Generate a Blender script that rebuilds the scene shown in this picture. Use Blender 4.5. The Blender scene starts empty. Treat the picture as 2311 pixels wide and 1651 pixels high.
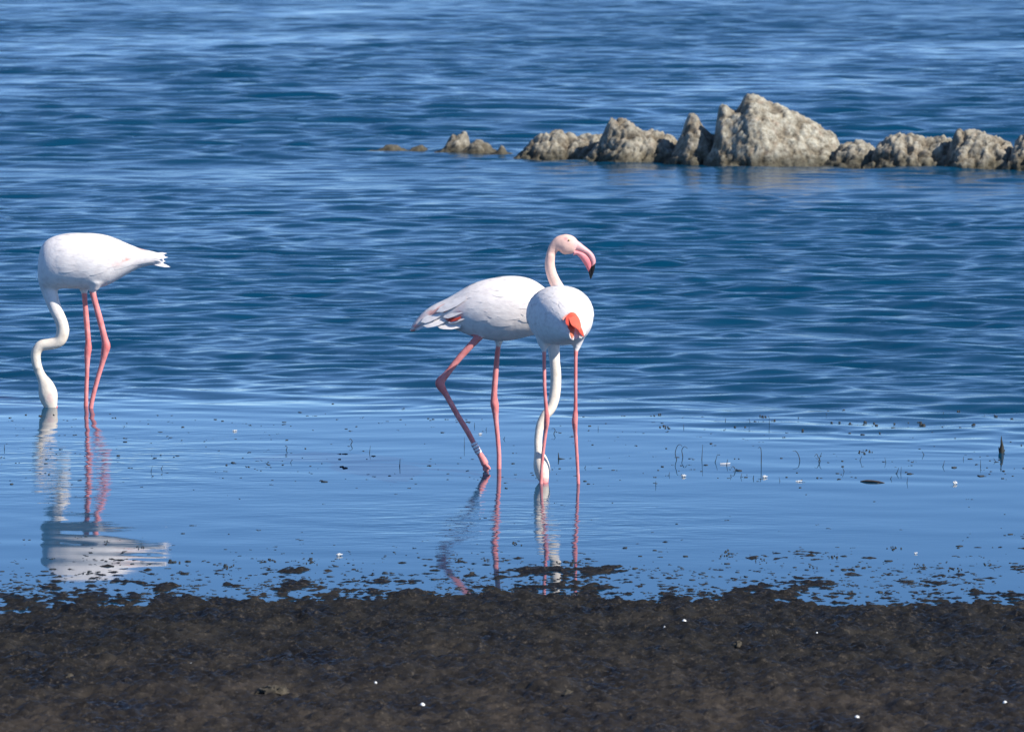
import bpy, math, random
import numpy as np
from mathutils import Vector, Matrix

SC = bpy.context.scene
COL = SC.collection
rng = np.random.default_rng(11)
random.seed(5)

# ------------------------------------------------------------------ camera
IMG_W, IMG_H = 2311.0, 1651.0
CAM_H = 2.5
FPX = 10240.0
HORIZON = -200.0
PITCH = math.atan((IMG_H / 2 - HORIZON) / FPX)
cam = bpy.data.cameras.new("camera")
cam.sensor_width = 36.0
cam.lens = 36.0 * FPX / IMG_W
cam.clip_start = 0.5
cam.clip_end = 20000
cam.dof.use_dof = True
cam.dof.focus_distance = 20.6
cam.dof.aperture_fstop = 11.0
cam_o = bpy.data.objects.new("camera", cam)
cam_o.location = (0, 0, CAM_H)
cam_o.rotation_euler = (math.pi / 2 - PITCH, 0, 0)
COL.objects.link(cam_o)
SC.camera = cam_o

# ------------------------------------------------------------------ light
SUN_AZ = math.radians(61)      # to the right of the direction that points back to the viewer
SUN_EL = math.radians(38)
to_sun = Vector((math.sin(SUN_AZ) * math.cos(SUN_EL), -math.cos(SUN_AZ) * math.cos(SUN_EL), math.sin(SUN_EL)))
world = bpy.data.worlds.new("World")
SC.world = world
world.use_nodes = True
wn = world.node_tree
bg = wn.nodes["Background"]
sky = wn.nodes.new("ShaderNodeTexSky")
sky.sky_type = 'NISHITA'
sky.sun_disc = False
sky.sun_elevation = SUN_EL
sky.sun_rotation = math.atan2(to_sun.x, to_sun.y)
sky.altitude = 4000
sky.air_density = 1.0
sky.dust_density = 0.0
sky.ozone_density = 6.5
wn.links.new(sky.outputs[0], bg.inputs[0])
bg.inputs[1].default_value = 0.138
sun = bpy.data.lights.new("sun", 'SUN')
sun.energy = 5.0
sun.angle = math.radians(0.5)
sun.color = (1.0, 0.94, 0.84)
sun_o = bpy.data.objects.new("sun", sun)
sun_o.rotation_euler = (-to_sun).to_track_quat('-Z', 'Y').to_euler()
sun_o.location = (10, -10, 20)
COL.objects.link(sun_o)
SC.view_settings.view_transform = 'Standard'
SC.view_settings.look = 'None'
SC.view_settings.gamma = 1
SC.view_settings.exposure = 0.4
SC.cycles.use_denoising = True
SC.cycles.max_bounces = 6

# ------------------------------------------------------------------ pixel helpers
_c, _s = math.cos(PITCH), math.sin(PITCH)
def ray(px, py):
    u = (px - IMG_W / 2) / FPX
    v = (IMG_H / 2 - py) / FPX
    return Vector((u, _c + v * _s, v * _c - _s))
def P(px, py, Y):
    """point of the pixel's ray on the upright plane at distance Y"""
    r = ray(px, py)
    t = Y / r.y
    return Vector((r.x * t, Y, CAM_H + r.z * t))
def G(px, py, z=0.0):
    """point of the pixel's ray on the level z"""
    r = ray(px, py)
    t = (z - CAM_H) / r.z
    return Vector((r.x * t, r.y * t, z))
def depth_of(py):
    return G(IMG_W / 2, py).y

# ------------------------------------------------------------------ numpy noise
def _hash(ix, iy, iz, seed):
    n = (ix.astype(np.int64) * 374761393 + iy.astype(np.int64) * 668265263 + iz.astype(np.int64) * 2147483647 + seed * 974634777) & 0xFFFFFFFF
    n = ((n ^ (n >> 13)) * 1274126177) & 0xFFFFFFFF
    n = ((n ^ (n >> 16)) * 2246822519) & 0xFFFFFFFF
    return (n ^ (n >> 15)) & 0xFFFFFFFF
def noise3(x, y, z, seed=0):
    x, y, z = np.broadcast_arrays(np.asarray(x, float), np.asarray(y, float), np.asarray(z, float))
    fx, fy, fz = np.floor(x), np.floor(y), np.floor(z)
    tx, ty, tz = x - fx, y - fy, z - fz
    sx, sy, sz = [t * t * t * (t * (t * 6 - 15) + 10) for t in (tx, ty, tz)]
    def gr(dx, dy, dz):
        h = _hash(fx + dx, fy + dy, fz + dz, seed)
        a = (h & 0xFFFF) / 65535.0 * 2 * math.pi
        b = ((h >> 16) & 0xFFFF) / 65535.0 * 2 - 1
        r = np.sqrt(1 - b * b)
        return (tx - dx) * np.cos(a) * r + (ty - dy) * np.sin(a) * r + (tz - dz) * b
    x00 = gr(0, 0, 0) * (1 - sx) + gr(1, 0, 0) * sx
    x10 = gr(0, 1, 0) * (1 - sx) + gr(1, 1, 0) * sx
    x01 = gr(0, 0, 1) * (1 - sx) + gr(1, 0, 1) * sx
    x11 = gr(0, 1, 1) * (1 - sx) + gr(1, 1, 1) * sx
    return ((x00 * (1 - sy) + x10 * sy) * (1 - sz) + (x01 * (1 - sy) + x11 * sy) * sz) * 1.5
def noise2(x, y, seed=0):
    x, y = np.broadcast_arrays(np.asarray(x, float), np.asarray(y, float))
    fx, fy = np.floor(x), np.floor(y)
    tx, ty = x - fx, y - fy
    sx, sy = [t * t * t * (t * (t * 6 - 15) + 10) for t in (tx, ty)]
    z0 = np.zeros_like(fx)
    def gr(dx, dy):
        a = _hash(fx + dx, fy + dy, z0, seed) / 4294967295.0 * 2 * math.pi
        return (tx - dx) * np.cos(a) + (ty - dy) * np.sin(a)
    return ((gr(0, 0) * (1 - sx) + gr(1, 0) * sx) * (1 - sy) + (gr(0, 1) * (1 - sx) + gr(1, 1) * sx) * sy) * 1.5
def worley3(p, seed=0):
    """distance to the nearest feature point"""
    f = np.floor(p)
    best = np.full(len(p), 9.0)
    for dx in (-1, 0, 1):
        for dy in (-1, 0, 1):
            for dz in (-1, 0, 1):
                c = f + np.array([dx, dy, dz])
                q = c + np.stack([_hash(c[:, 0], c[:, 1], c[:, 2], seed + k) / 4294967295.0 for k in (1, 2, 3)], 1)
                best = np.minimum(best, np.linalg.norm(q - p, axis=1))
    return best
def sstep(a, b, x):
    t = np.clip((x - a) / (b - a), 0, 1)
    return t * t * (3 - 2 * t)

# ------------------------------------------------------------------ mesh helpers
def mesh_obj(name, verts, faces, mat=None, parent=None, loc=None, colors=None, smooth=True, link=True):
    me = bpy.data.meshes.new(name)
    verts = np.asarray(verts, dtype=np.float32)
    if isinstance(faces, np.ndarray) and faces.ndim == 2:
        k = faces.shape[1]
        me.vertices.add(len(verts)); me.vertices.foreach_set("co", verts.ravel())
        me.loops.add(faces.size); me.loops.foreach_set("vertex_index", faces.astype(np.int32).ravel())
        me.polygons.add(len(faces))
        me.polygons.foreach_set("loop_start", np.arange(0, faces.size, k, dtype=np.int32))
        me.update(calc_edges=True); me.validate()
    else:
        me.from_pydata([tuple(map(float, v)) for v in verts], [], [list(map(int, f)) for f in faces])
    if smooth:
        me.polygons.foreach_set("use_smooth", np.ones(len(me.polygons), dtype=bool))
    if colors is not None:
        set_col(me, colors)
    if mat: me.materials.append(mat)
    o = bpy.data.objects.new(name, me)
    if link: COL.objects.link(o)
    if parent is not None: o.parent = parent
    if loc is not None: o.location = loc
    return o
def set_col(me, colors, name="Col"):
    a = me.color_attributes.new(name, 'FLOAT_COLOR', 'POINT')
    c = np.ones((len(colors), 4), dtype=np.float32); c[:, :3] = colors
    a.data.foreach_set("color", c.ravel())
def set_float(me, vals, name):
    a = me.attributes.new(name, 'FLOAT', 'POINT')
    a.data.foreach_set("value", np.asarray(vals, dtype=np.float32).ravel())
def tag(o, label=None, cat=None, group=None, kind=None):
    if label: o["label"] = label
    if cat: o["category"] = cat
    if group: o["group"] = group
    if kind: o["kind"] = kind
    return o
def empty(name, loc):
    o = bpy.data.objects.new(name, None); o.location = loc; o.empty_display_size = 0.1
    COL.objects.link(o); return o
def catmull(pts, n):
    """smooth curve through rows of pts, resampled to n rows (any number of columns)"""
    p = np.asarray(pts, float)
    d = np.sqrt(np.maximum(np.linalg.norm(np.diff(p[:, :3], axis=0), axis=1), 1e-9))
    t = np.concatenate([[0], np.cumsum(d)])
    m = np.zeros_like(p)
    for i in range(len(p)):
        a, b = max(i - 1, 0), min(i + 1, len(p) - 1)
        m[i] = (p[b] - p[a]) / (t[b] - t[a])
    q = np.linspace(0, t[-1], n)
    k = np.clip(np.searchsorted(t, q, side='right') - 1, 0, len(p) - 2)
    h = (t[k + 1] - t[k]); s = ((q - t[k]) / h)[:, None]; h = h[:, None]
    return (2*s**3-3*s**2+1)*p[k] + (s**3-2*s**2+s)*h*m[k] + (-2*s**3+3*s**2)*p[k+1] + (s**3-s**2)*h*m[k+1]
def ring_faces(nr, k, off=0, cap=True):
    f = []
    for i in range(nr - 1):
        for j in range(k):
            a = off + i*k + j; b = off + i*k + (j+1) % k
            f.append((a, b, b + k, a + k))
    if cap:
        f.append(tuple(off + j for j in reversed(range(k))))
        f.append(tuple(off + (nr-1)*k + j for j in range(k)))
    return f
class Bag:
    def __init__(self): self.v = []; self.f = []; self.c = []; self.n = 0
    def add(self, v, f, c=None):
        v = np.asarray(v, float)
        self.f += [tuple(i + self.n for i in q) for q in f]
        self.v.append(v); self.n += len(v)
        if c is not None:
            c = np.asarray(c, float)
            self.c.append(np.tile(c, (len(v), 1)) if c.ndim == 1 else c)
    def build(self, name, mat, parent=None, loc=None, smooth=True):
        return mesh_obj(name, np.concatenate(self.v), self.f, mat, parent, loc, np.concatenate(self.c) if self.c else None, smooth)
def tube(pts, n=24, k=14, flat=None):
    """pts rows: x y z r -> closed tube; flat = (axis, factor) squeezes the section along that axis"""
    q = catmull(pts, n)
    c, r = q[:, :3], np.maximum(q[:, 3], 1e-4)
    t = np.gradient(c, axis=0); t /= np.linalg.norm(t, axis=1)[:, None]
    u = np.cross(t[0], [0, 1, 0.01]); u /= np.linalg.norm(u)
    v = []
    for i in range(n):
        u = u - t[i] * u.dot(t[i]); u /= np.linalg.norm(u)
        w = np.cross(t[i], u)
        a = np.arange(k) / k * 2 * math.pi
        ring = (np.cos(a)[:, None] * u + np.sin(a)[:, None] * w) * r[i]
        if flat is not None:
            ax = np.asarray(flat[0], float); f = flat[1] if np.isscalar(flat[1]) else flat[1][i]
            ring = ring + (f - 1) * ring.dot(ax)[:, None] * ax
        v.append(c[i] + ring)
    return np.concatenate(v), ring_faces(n, k)

# ------------------------------------------------------------------ material helpers
def new_mat(name):
    m = bpy.data.materials.new(name); m.use_nodes = True
    nt = m.node_tree
    return m, nt, nt.nodes["Principled BSDF"]
def node(nt, typ, **kw):
    n = nt.nodes.new(typ)
    for k, v in kw.items():
        if k.startswith("i_"): n.inputs[k[2:].replace("_", " ")].default_value = v
        else: setattr(n, k, v)
    return n
def ramp(nt, stops):
    r = nt.nodes.new("ShaderNodeValToRGB")
    el = r.color_ramp.elements
    while len(el) < len(stops): el.new(0.5)
    for e, (p, c) in zip(el, stops):
        e.position = p; e.color = (*c, 1) if len(c) == 3 else c
    return r
def coords(nt, scale, space="Object"):
    tc = nt.nodes.new("ShaderNodeTexCoord")
    mp = nt.nodes.new("ShaderNodeMapping"); mp.inputs["Scale"].default_value = scale
    nt.links.new(tc.outputs[space], mp.inputs[0])
    return mp.outputs[0]

# water: a dark dielectric with fine capillary ripples
def water_material():
    m, nt, b = new_mat("lake_water")
    b.inputs["Base Color"].default_value = (0.0, 0.039, 0.086, 1)
    b.inputs["IOR"].default_value = 1.333
    wa = node(nt, "ShaderNodeAttribute", attribute_name="windy")
    mr = node(nt, "ShaderNodeMapRange"); mr.inputs["To Min"].default_value = 0.03; mr.inputs["To Max"].default_value = 0.19
    nt.links.new(wa.outputs["Fac"], mr.inputs["Value"]); nt.links.new(mr.outputs[0], b.inputs["Roughness"])
    at = node(nt, "ShaderNodeAttribute", attribute_name="ripple")
    n1 = node(nt, "ShaderNodeTexNoise", i_Scale=1.0, i_Detail=3.0, i_Roughness=0.55)
    nt.links.new(coords(nt, (3.2, 8.0, 1.0)), n1.inputs["Vector"])
    n2 = node(nt, "ShaderNodeTexNoise", i_Scale=1.0, i_Detail=2.0, i_Roughness=0.5)
    nt.links.new(coords(nt, (9.0, 24.0, 1.0)), n2.inputs["Vector"])
    ad = node(nt, "ShaderNodeMath", operation='MULTIPLY_ADD'); ad.inputs[1].default_value = 0.35
    nt.links.new(n2.outputs["Fac"], ad.inputs[0]); nt.links.new(n1.outputs["Fac"], ad.inputs[2])
    bp = node(nt, "ShaderNodeBump"); bp.inputs["Distance"].default_value = 0.012
    nt.links.new(at.outputs["Fac"], bp.inputs["Strength"])
    nt.links.new(ad.outputs[0], bp.inputs["Height"]); nt.links.new(bp.outputs[0], b.inputs["Normal"])
    return m
def mud_material():
    m, nt, b = new_mat("black_mud")
    n1 = node(nt, "ShaderNodeTexNoise", i_Scale=1.0, i_Detail=6.0, i_Roughness=0.65)
    nt.links.new(coords(nt, (5, 3, 5)), n1.inputs["Vector"])
    n2 = node(nt, "ShaderNodeTexNoise", i_Scale=1.0, i_Detail=4.0, i_Roughness=0.7)
    nt.links.new(coords(nt, (60, 40, 60)), n2.inputs["Vector"])
    at = node(nt, "ShaderNodeAttribute", attribute_name="dry")
    r1 = ramp(nt, [(0.30, (0.005, 0.005, 0.005)), (0.55, (0.013, 0.0125, 0.0115)), (0.75, (0.034, 0.030, 0.025))])
    r2 = ramp(nt, [(0.30, (0.008, 0.007, 0.0065)), (0.52, (0.021, 0.018, 0.0155)), (0.75, (0.052, 0.042, 0.034))])
    nt.links.new(n1.outputs["Fac"], r1.inputs[0]); nt.links.new(n1.outputs["Fac"], r2.inputs[0])
    mx = node(nt, "ShaderNodeMix", data_type='RGBA')
    nt.links.new(at.outputs["Fac"], mx.inputs["Factor"]); nt.links.new(r1.outputs[0], mx.inputs[6]); nt.links.new(r2.outputs[0], mx.inputs[7])
    sp = ramp(nt, [(0.55, (0, 0, 0)), (0.70, (0.8, 0.8, 0.8))])
    nt.links.new(n2.outputs["Fac"], sp.inputs[0])
    mx2 = node(nt, "ShaderNodeMix", data_type='RGBA'); mx2.inputs[7].default_value = (0.075, 0.062, 0.048, 1)
    nt.links.new(sp.outputs[0], mx2.inputs["Factor"]); nt.links.new(mx.outputs[2], mx2.inputs[6])
    nt.links.new(mx2.outputs[2], b.inputs["Base Color"])
    rr = ramp(nt, [(0.35, (0.42, 0.42, 0.42)), (0.6, (0.8, 0.8, 0.8))])
    nt.links.new(n1.outputs["Fac"], rr.inputs[0]); nt.links.new(rr.outputs[0], b.inputs["Roughness"])
    b.inputs["Specular IOR Level"].default_value = 0.16
    bp = node(nt, "ShaderNodeBump"); bp.inputs["Distance"].default_value = 0.006; bp.inputs["Strength"].default_value = 0.7
    nt.links.new(n2.outputs["Fac"], bp.inputs["Height"]); nt.links.new(bp.outputs[0], b.inputs["Normal"])
    return m
def rock_material():
    m, nt, b = new_mat("crusted_rock")
    n1 = node(nt, "ShaderNodeTexNoise", i_Scale=9.0, i_Detail=6.0, i_Roughness=0.7)
    nt.links.new(coords(nt, (1, 1, 1)), n1.inputs["Vector"])
    n2 = node(nt, "ShaderNodeTexNoise", i_Scale=38.0, i_Detail=3.0, i_Roughness=0.6)
    nt.links.new(coords(nt, (1, 1, 1)), n2.inputs["Vector"])
    at = node(nt, "ShaderNodeAttribute", attribute_name="Col")
    r = ramp(nt, [(0.32, (0.30, 0.28, 0.24)), (0.50, (0.92, 0.90, 0.86)), (0.72, (1.15, 1.10, 1.0))])
    nt.links.new(n1.outputs["Fac"], r.inputs[0])
    r2 = ramp(nt, [(0.32, (0.55, 0.50, 0.46)), (0.55, (1.0, 1.0, 1.0))])
    nt.links.new(n2.outputs["Fac"], r2.inputs[0])
    a = node(nt, "ShaderNodeMix", data_type='RGBA', blend_type='MULTIPLY'); a.inputs["Factor"].default_value = 1
    nt.links.new(at.outputs["Color"], a.inputs[6]); nt.links.new(r.outputs[0], a.inputs[7])
    c = node(nt, "ShaderNodeMix", data_type='RGBA', blend_type='MULTIPLY'); c.inputs["Factor"].default_value = 1
    nt.links.new(a.outputs[2], c.inputs[6]); nt.links.new(r2.outputs[0], c.inputs[7])
    nt.links.new(c.outputs[2], b.inputs["Base Color"])
    b.inputs["Roughness"].default_value = 0.9
    bp = node(nt, "ShaderNodeBump"); bp.inputs["Distance"].default_value = 0.01; bp.inputs["Strength"].default_value = 0.8
    nt.links.new(n2.outputs["Fac"], bp.inputs["Height"]); nt.links.new(bp.outputs[0], b.inputs["Normal"])
    return m
def plumage_material(name, streak, rough=0.75, sub=0.0):
    m, nt, b = new_mat(name)
    at = node(nt, "ShaderNodeAttribute", attribute_name="Col")
    n1 = node(nt, "ShaderNodeTexNoise", i_Scale=1.0, i_Detail=4.0, i_Roughness=0.6)
    nt.links.new(coords(nt, streak), n1.inputs["Vector"])
    r = ramp(nt, [(0.3, (0.86, 0.84, 0.84)), (0.55, (1, 1, 1))])
    nt.links.new(n1.outputs["Fac"], r.inputs[0])
    a = node(nt, "ShaderNodeMix", data_type='RGBA', blend_type='MULTIPLY'); a.inputs["Factor"].default_value = 1
    nt.links.new(at.outputs["Color"], a.inputs[6]); nt.links.new(r.outputs[0], a.inputs[7])
    nt.links.new(a.outputs[2], b.inputs["Base Color"])
    b.inputs["Roughness"].default_value = rough
    b.inputs["Specular IOR Level"].default_value = 0.25
    bp = node(nt, "ShaderNodeBump"); bp.inputs["Distance"].default_value = 0.004; bp.inputs["Strength"].default_value = 0.35
    nt.links.new(n1.outputs["Fac"], bp.inputs["Height"]); nt.links.new(bp.outputs[0], b.inputs["Normal"])
    return m
def plain(name, c, rough=0.6, var=0.35, scale=40.0):
    m, nt, b = new_mat(name)
    n1 = node(nt, "ShaderNodeTexNoise", i_Scale=scale, i_Detail=3.0)
    nt.links.new(coords(nt, (1, 1, 1)), n1.inputs["Vector"])
    r = ramp(nt, [(0.3, tuple(x * (1 - var) for x in c)), (0.7, tuple(min(1, x * (1 + var)) for x in c))])
    nt.links.new(n1.outputs["Fac"], r.inputs[0]); nt.links.new(r.outputs[0], b.inputs["Base Color"])
    b.inputs["Roughness"].default_value = rough
    return m
M_WATER = water_material(); M_MUD = mud_material(); M_ROCK = rock_material()
M_BODY = plumage_material("flamingo_skin_and_down", (40, 40, 40))
M_FEATHER = plumage_material("flamingo_feather", (25, 60, 60))
M_BILL = plumage_material("flamingo_bill", (30, 30, 30), rough=0.45)
M_EYE = plain("flamingo_eye", (0.6, 0.5, 0.15), 0.2)
M_PUPIL = plain("flamingo_pupil", (0.01, 0.01, 0.01), 0.15)
M_LEGPATCH = plain("white_leg_patch", (0.85, 0.85, 0.86), 0.25, 0.05)
M_PATCHMARK = plain("patch_marks", (0.45, 0.16, 0.18), 0.4, 0.1)
M_STEM = plain("dead_plant_stem", (0.018, 0.020, 0.016), 0.7)
M_WEED = plain("dark_water_weed", (0.012, 0.014, 0.014), 0.7)
M_WHITEF = plain("white_floating_feather", (0.55, 0.57, 0.58), 0.7, 0.15)
M_SHELL = plain("bleached_shell", (0.72, 0.74, 0.74), 0.4, 0.15)
M_CLOD = plain("olive_clod", (0.045, 0.037, 0.024), 0.85, 0.6)

# ------------------------------------------------------------------ water and ground sheets
def axis(dense_lo, dense_hi, step, grow, lo, hi, cap_lo=None):
    a = list(np.arange(dense_lo, dense_hi + 1e-6, step))
    s = step; x = a[-1]
    while x < hi:
        s *= grow; x += s; a.append(min(x, hi))
    s = step; x = a[0]; pre = []
    while x > lo:
        s *= max(grow, 1.25); x -= s; pre.append(max(x, lo))
    return np.array(pre[::-1] + a)
def sheet(name, xs, ys, Z, mat):
    X, Y = np.meshgrid(xs, ys)
    v = np.stack([X.ravel(), Y.ravel(), Z.ravel()], 1)
    nx, ny = len(xs), len(ys)
    i = (np.arange(ny - 1)[:, None] * nx + np.arange(nx - 1)[None, :]).ravel()
    f = np.stack([i, i + 1, i + 1 + nx, i + nx], 1)
    return mesh_obj(name, v, f, mat)

D_CALM_L, D_CALM_R = depth_of(915), depth_of(985)
def build_water():
    pos = [0.0]; s = 0.046                                   # columns, finest in the middle
    while pos[-1] < 4000:
        if pos[-1] > 3.2: s *= 1.012 if pos[-1] < 16 else 1.25
        pos.append(pos[-1] + s)
    pos = np.array(pos); xs = np.concatenate([-pos[:0:-1], pos])
    y = [14.8]; s = 0.05
    while y[-1] < 9000:
        if 20.0 < y[-1] < 21.0: s = 0.024
        if y[-1] > 33: s *= 1.0022 if y[-1] < 135 else 1.3
        y.append(y[-1] + s)
    ys = np.array(y)
    X, Y = np.meshgrid(xs, ys)
    sp = np.maximum(np.gradient(xs)[None, :] * 0.55, np.gradient(ys)[:, None])
    wx = X + 0.25 * noise2(X * 0.5, Y * 0.4, 3) + 0.08 * noise2(X * 1.7, Y * 1.3, 5)
    wy = Y + 0.30 * noise2(X * 0.45, Y * 0.4, 4) + 0.10 * noise2(X * 1.6, Y * 1.2, 6)
    r = np.random.default_rng(4)
    N = 84
    Z = np.zeros_like(X); Zs = np.zeros_like(X)
    for i in range(N):
        lam = 0.085 * (1.0 / 0.085) ** ((i + r.random()) / N)
        th = r.normal(0.05, 0.36)
        k = 2 * math.pi / lam
        slope = 0.029 * (1.0 if lam < 0.35 else (0.35 / lam) ** 0.7)
        a = slope / k
        ph = r.random() * 2 * math.pi
        w = np.sin(k * (wx * math.sin(th) + wy * math.cos(th)) + ph)
        fade = np.clip((lam / sp - 2.5) / 2.5, 0, 1)
        if lam < 0.25: Zs += a * w * fade
        else: Z += a * w * fade
    Zl = np.zeros_like(X)                                      # longer waves of the open lake
    for i in range(34):
        lam = 0.42 * (1.9 / 0.42) ** ((i + r.random()) / 34)
        th = r.normal(-0.04, 0.36); k = 2 * math.pi / lam
        w = np.sin(k * (wx * math.sin(th) + wy * math.cos(th)) + r.random() * 6.28)
        Zl += 0.040 / k * (1.0 if lam < 0.9 else (0.9 / lam) ** 0.8) * w * np.clip((lam / sp - 2.2) / 2.0, 0, 1)
    Z = Z + Zl * sstep(30, 62, Y)
    dcalm = D_CALM_L + (D_CALM_R - D_CALM_L) * sstep(-0.2, 2.0, X) + 0.55 * noise2(X * 0.35, Y * 0.3, 21)
    rough = sstep(-1.0, 2.0, Y - dcalm)
    gust = 0.95 + 0.55 * noise2(X * 0.10, Y * 0.055, 31) + 0.30 * noise2(X * 0.3, Y * 0.16, 33)
    lee = 1 - 0.55 * np.exp(-((Y - 42.6 + 0.25 * X) / 1.6) ** 2)
    calmfac = 0.0 + 1.0 * rough
    amp = calmfac * np.clip(gust, 0.25, 1.6) * lee
    swell = 0.035 + 0.05 * np.clip(noise2(X * 0.25, Y * 0.9, 41) + 0.1, 0, 1)
    near = sstep(16.2, 18.3, Y)                               # dies out where the water thins over the mud
    Z = Z * (amp + swell * (1 - rough) * near) + Zs * (amp + 0.03 * (1 - rough) * near)
    # the place where the two middle birds stir the water, and the lone one
    o = sheet("lake_water", xs, ys, Z, M_WATER)
    stir = np.exp(-(((X + 1.9) / 0.9) ** 2 + ((Y - 20.6) / 1.3) ** 2)) + 0.9 * np.exp(-(((X - 0.05) / 0.9) ** 2 + ((Y - 18.5) / 0.9) ** 2))
    rip = (0.010 + 0.45 * stir * near + 0.012 * np.clip(noise2(X * 0.5, Y * 0.8, 51), 0, 1) * near) * (1 - rough) + rough * np.clip((0.30 + 0.5 * sstep(30, 75, Y)) * gust, 0.1, 1.6)
    set_float(o.data, rip.ravel(), "ripple")
    set_float(o.data, np.clip(rough * gust, 0, 1.2).ravel(), "windy")
    tag(o, "blue rippled lake water calm near the muddy shore", "water", kind="structure")
build_water()

shore_px = [(-400, 1400), (0, 1392), (330, 1372), (360, 1350), (700, 1366), (1000, 1352), (1120, 1340), (1300, 1350), (1500, 1364), (1750, 1362), (2000, 1376), (2180, 1366), (2311, 1372), (2700, 1365)]
_sh = np.array([[G(a, b).x, G(a, b).y] for a, b in shore_px])
def ground_height(X, Y):
    ys = np.interp(X, _sh[:, 0], _sh[:, 1])
    d = ys - Y                                             # >0 on land
    base = np.where(d > 0, 0.012 + 0.022 * np.minimum(d, 60), np.maximum(-0.0065 * (-d) - 0.001, -0.05 - 0.004 * np.minimum(-d, 300)))
    near = sstep(9.0, 12.0, Y) * (1 - sstep(19.5, 22.0, Y)) * (1 - sstep(4.0, 6.0, np.abs(X)))
    land = sstep(-1.0, 0.4, d)
    a = 0.008 * noise2(X * 2.2, Y * 1.3, 1) + 0.006 * noise2(X * 5.0, Y * 3.6, 2)
    n3 = noise2(X * 9, Y * 10, 3); n4 = noise2(X * 22, Y * 26, 4)
    clods = 0.009 * (np.abs(n3) ** 0.8) - 0.003 + 0.009 * n4 + 0.007 * noise2(X * 50, Y * 45, 14) + 0.010 * np.clip(noise2(X * 9, Y * 6.5, 7) - 0.05, 0, 1)
    h = base + near * (a * (0.45 + 0.55 * land) + clods * (0.75 + 0.5 * land))
    # scattered higher clods
    big = np.clip(noise2(X * 4.2, Y * 3.0, 9) - 0.42, 0, 1) * 0.05
    return h + near * big * (0.3 + 0.7 * land)
def build_ground():
    pos = [0.0]; s = 0.0115
    while pos[-1] < 4000:
        if pos[-1] > 2.45: s *= 1.08 if pos[-1] < 8 else 1.4
        pos.append(pos[-1] + s)
    pos = np.array(pos); xs = np.concatenate([-pos[:0:-1], pos])
    y = [13.3]; s = 0.0115
    while y[-1] < 9000:
        if y[-1] > 18.4: s *= 1.15
        y.append(y[-1] + s)
    pre = [13.3]; s = 0.0115
    while pre[-1] > -200:
        s *= 1.15; pre.append(pre[-1] - s)
    ys = np.array(pre[:0:-1] + y)
    X, Y = np.meshgrid(xs, ys)
    Z = ground_height(X, Y)
    o = sheet("mud_shore", xs, ys, Z, M_MUD)
    shy = np.interp(X, _sh[:, 0], _sh[:, 1])
    dry = sstep(0.6, 2.9, shy - Y + 0.5 * noise2(X * 0.9, Y * 0.9, 61))
    set_float(o.data, dry.ravel(), "dry")
    tag(o, "dark wet lumpy mud shore running under the water", "mud", kind="structure")
build_ground()
def gz(x, y):
    return float(ground_height(np.array([x]), np.array([y]))[0])

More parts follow.
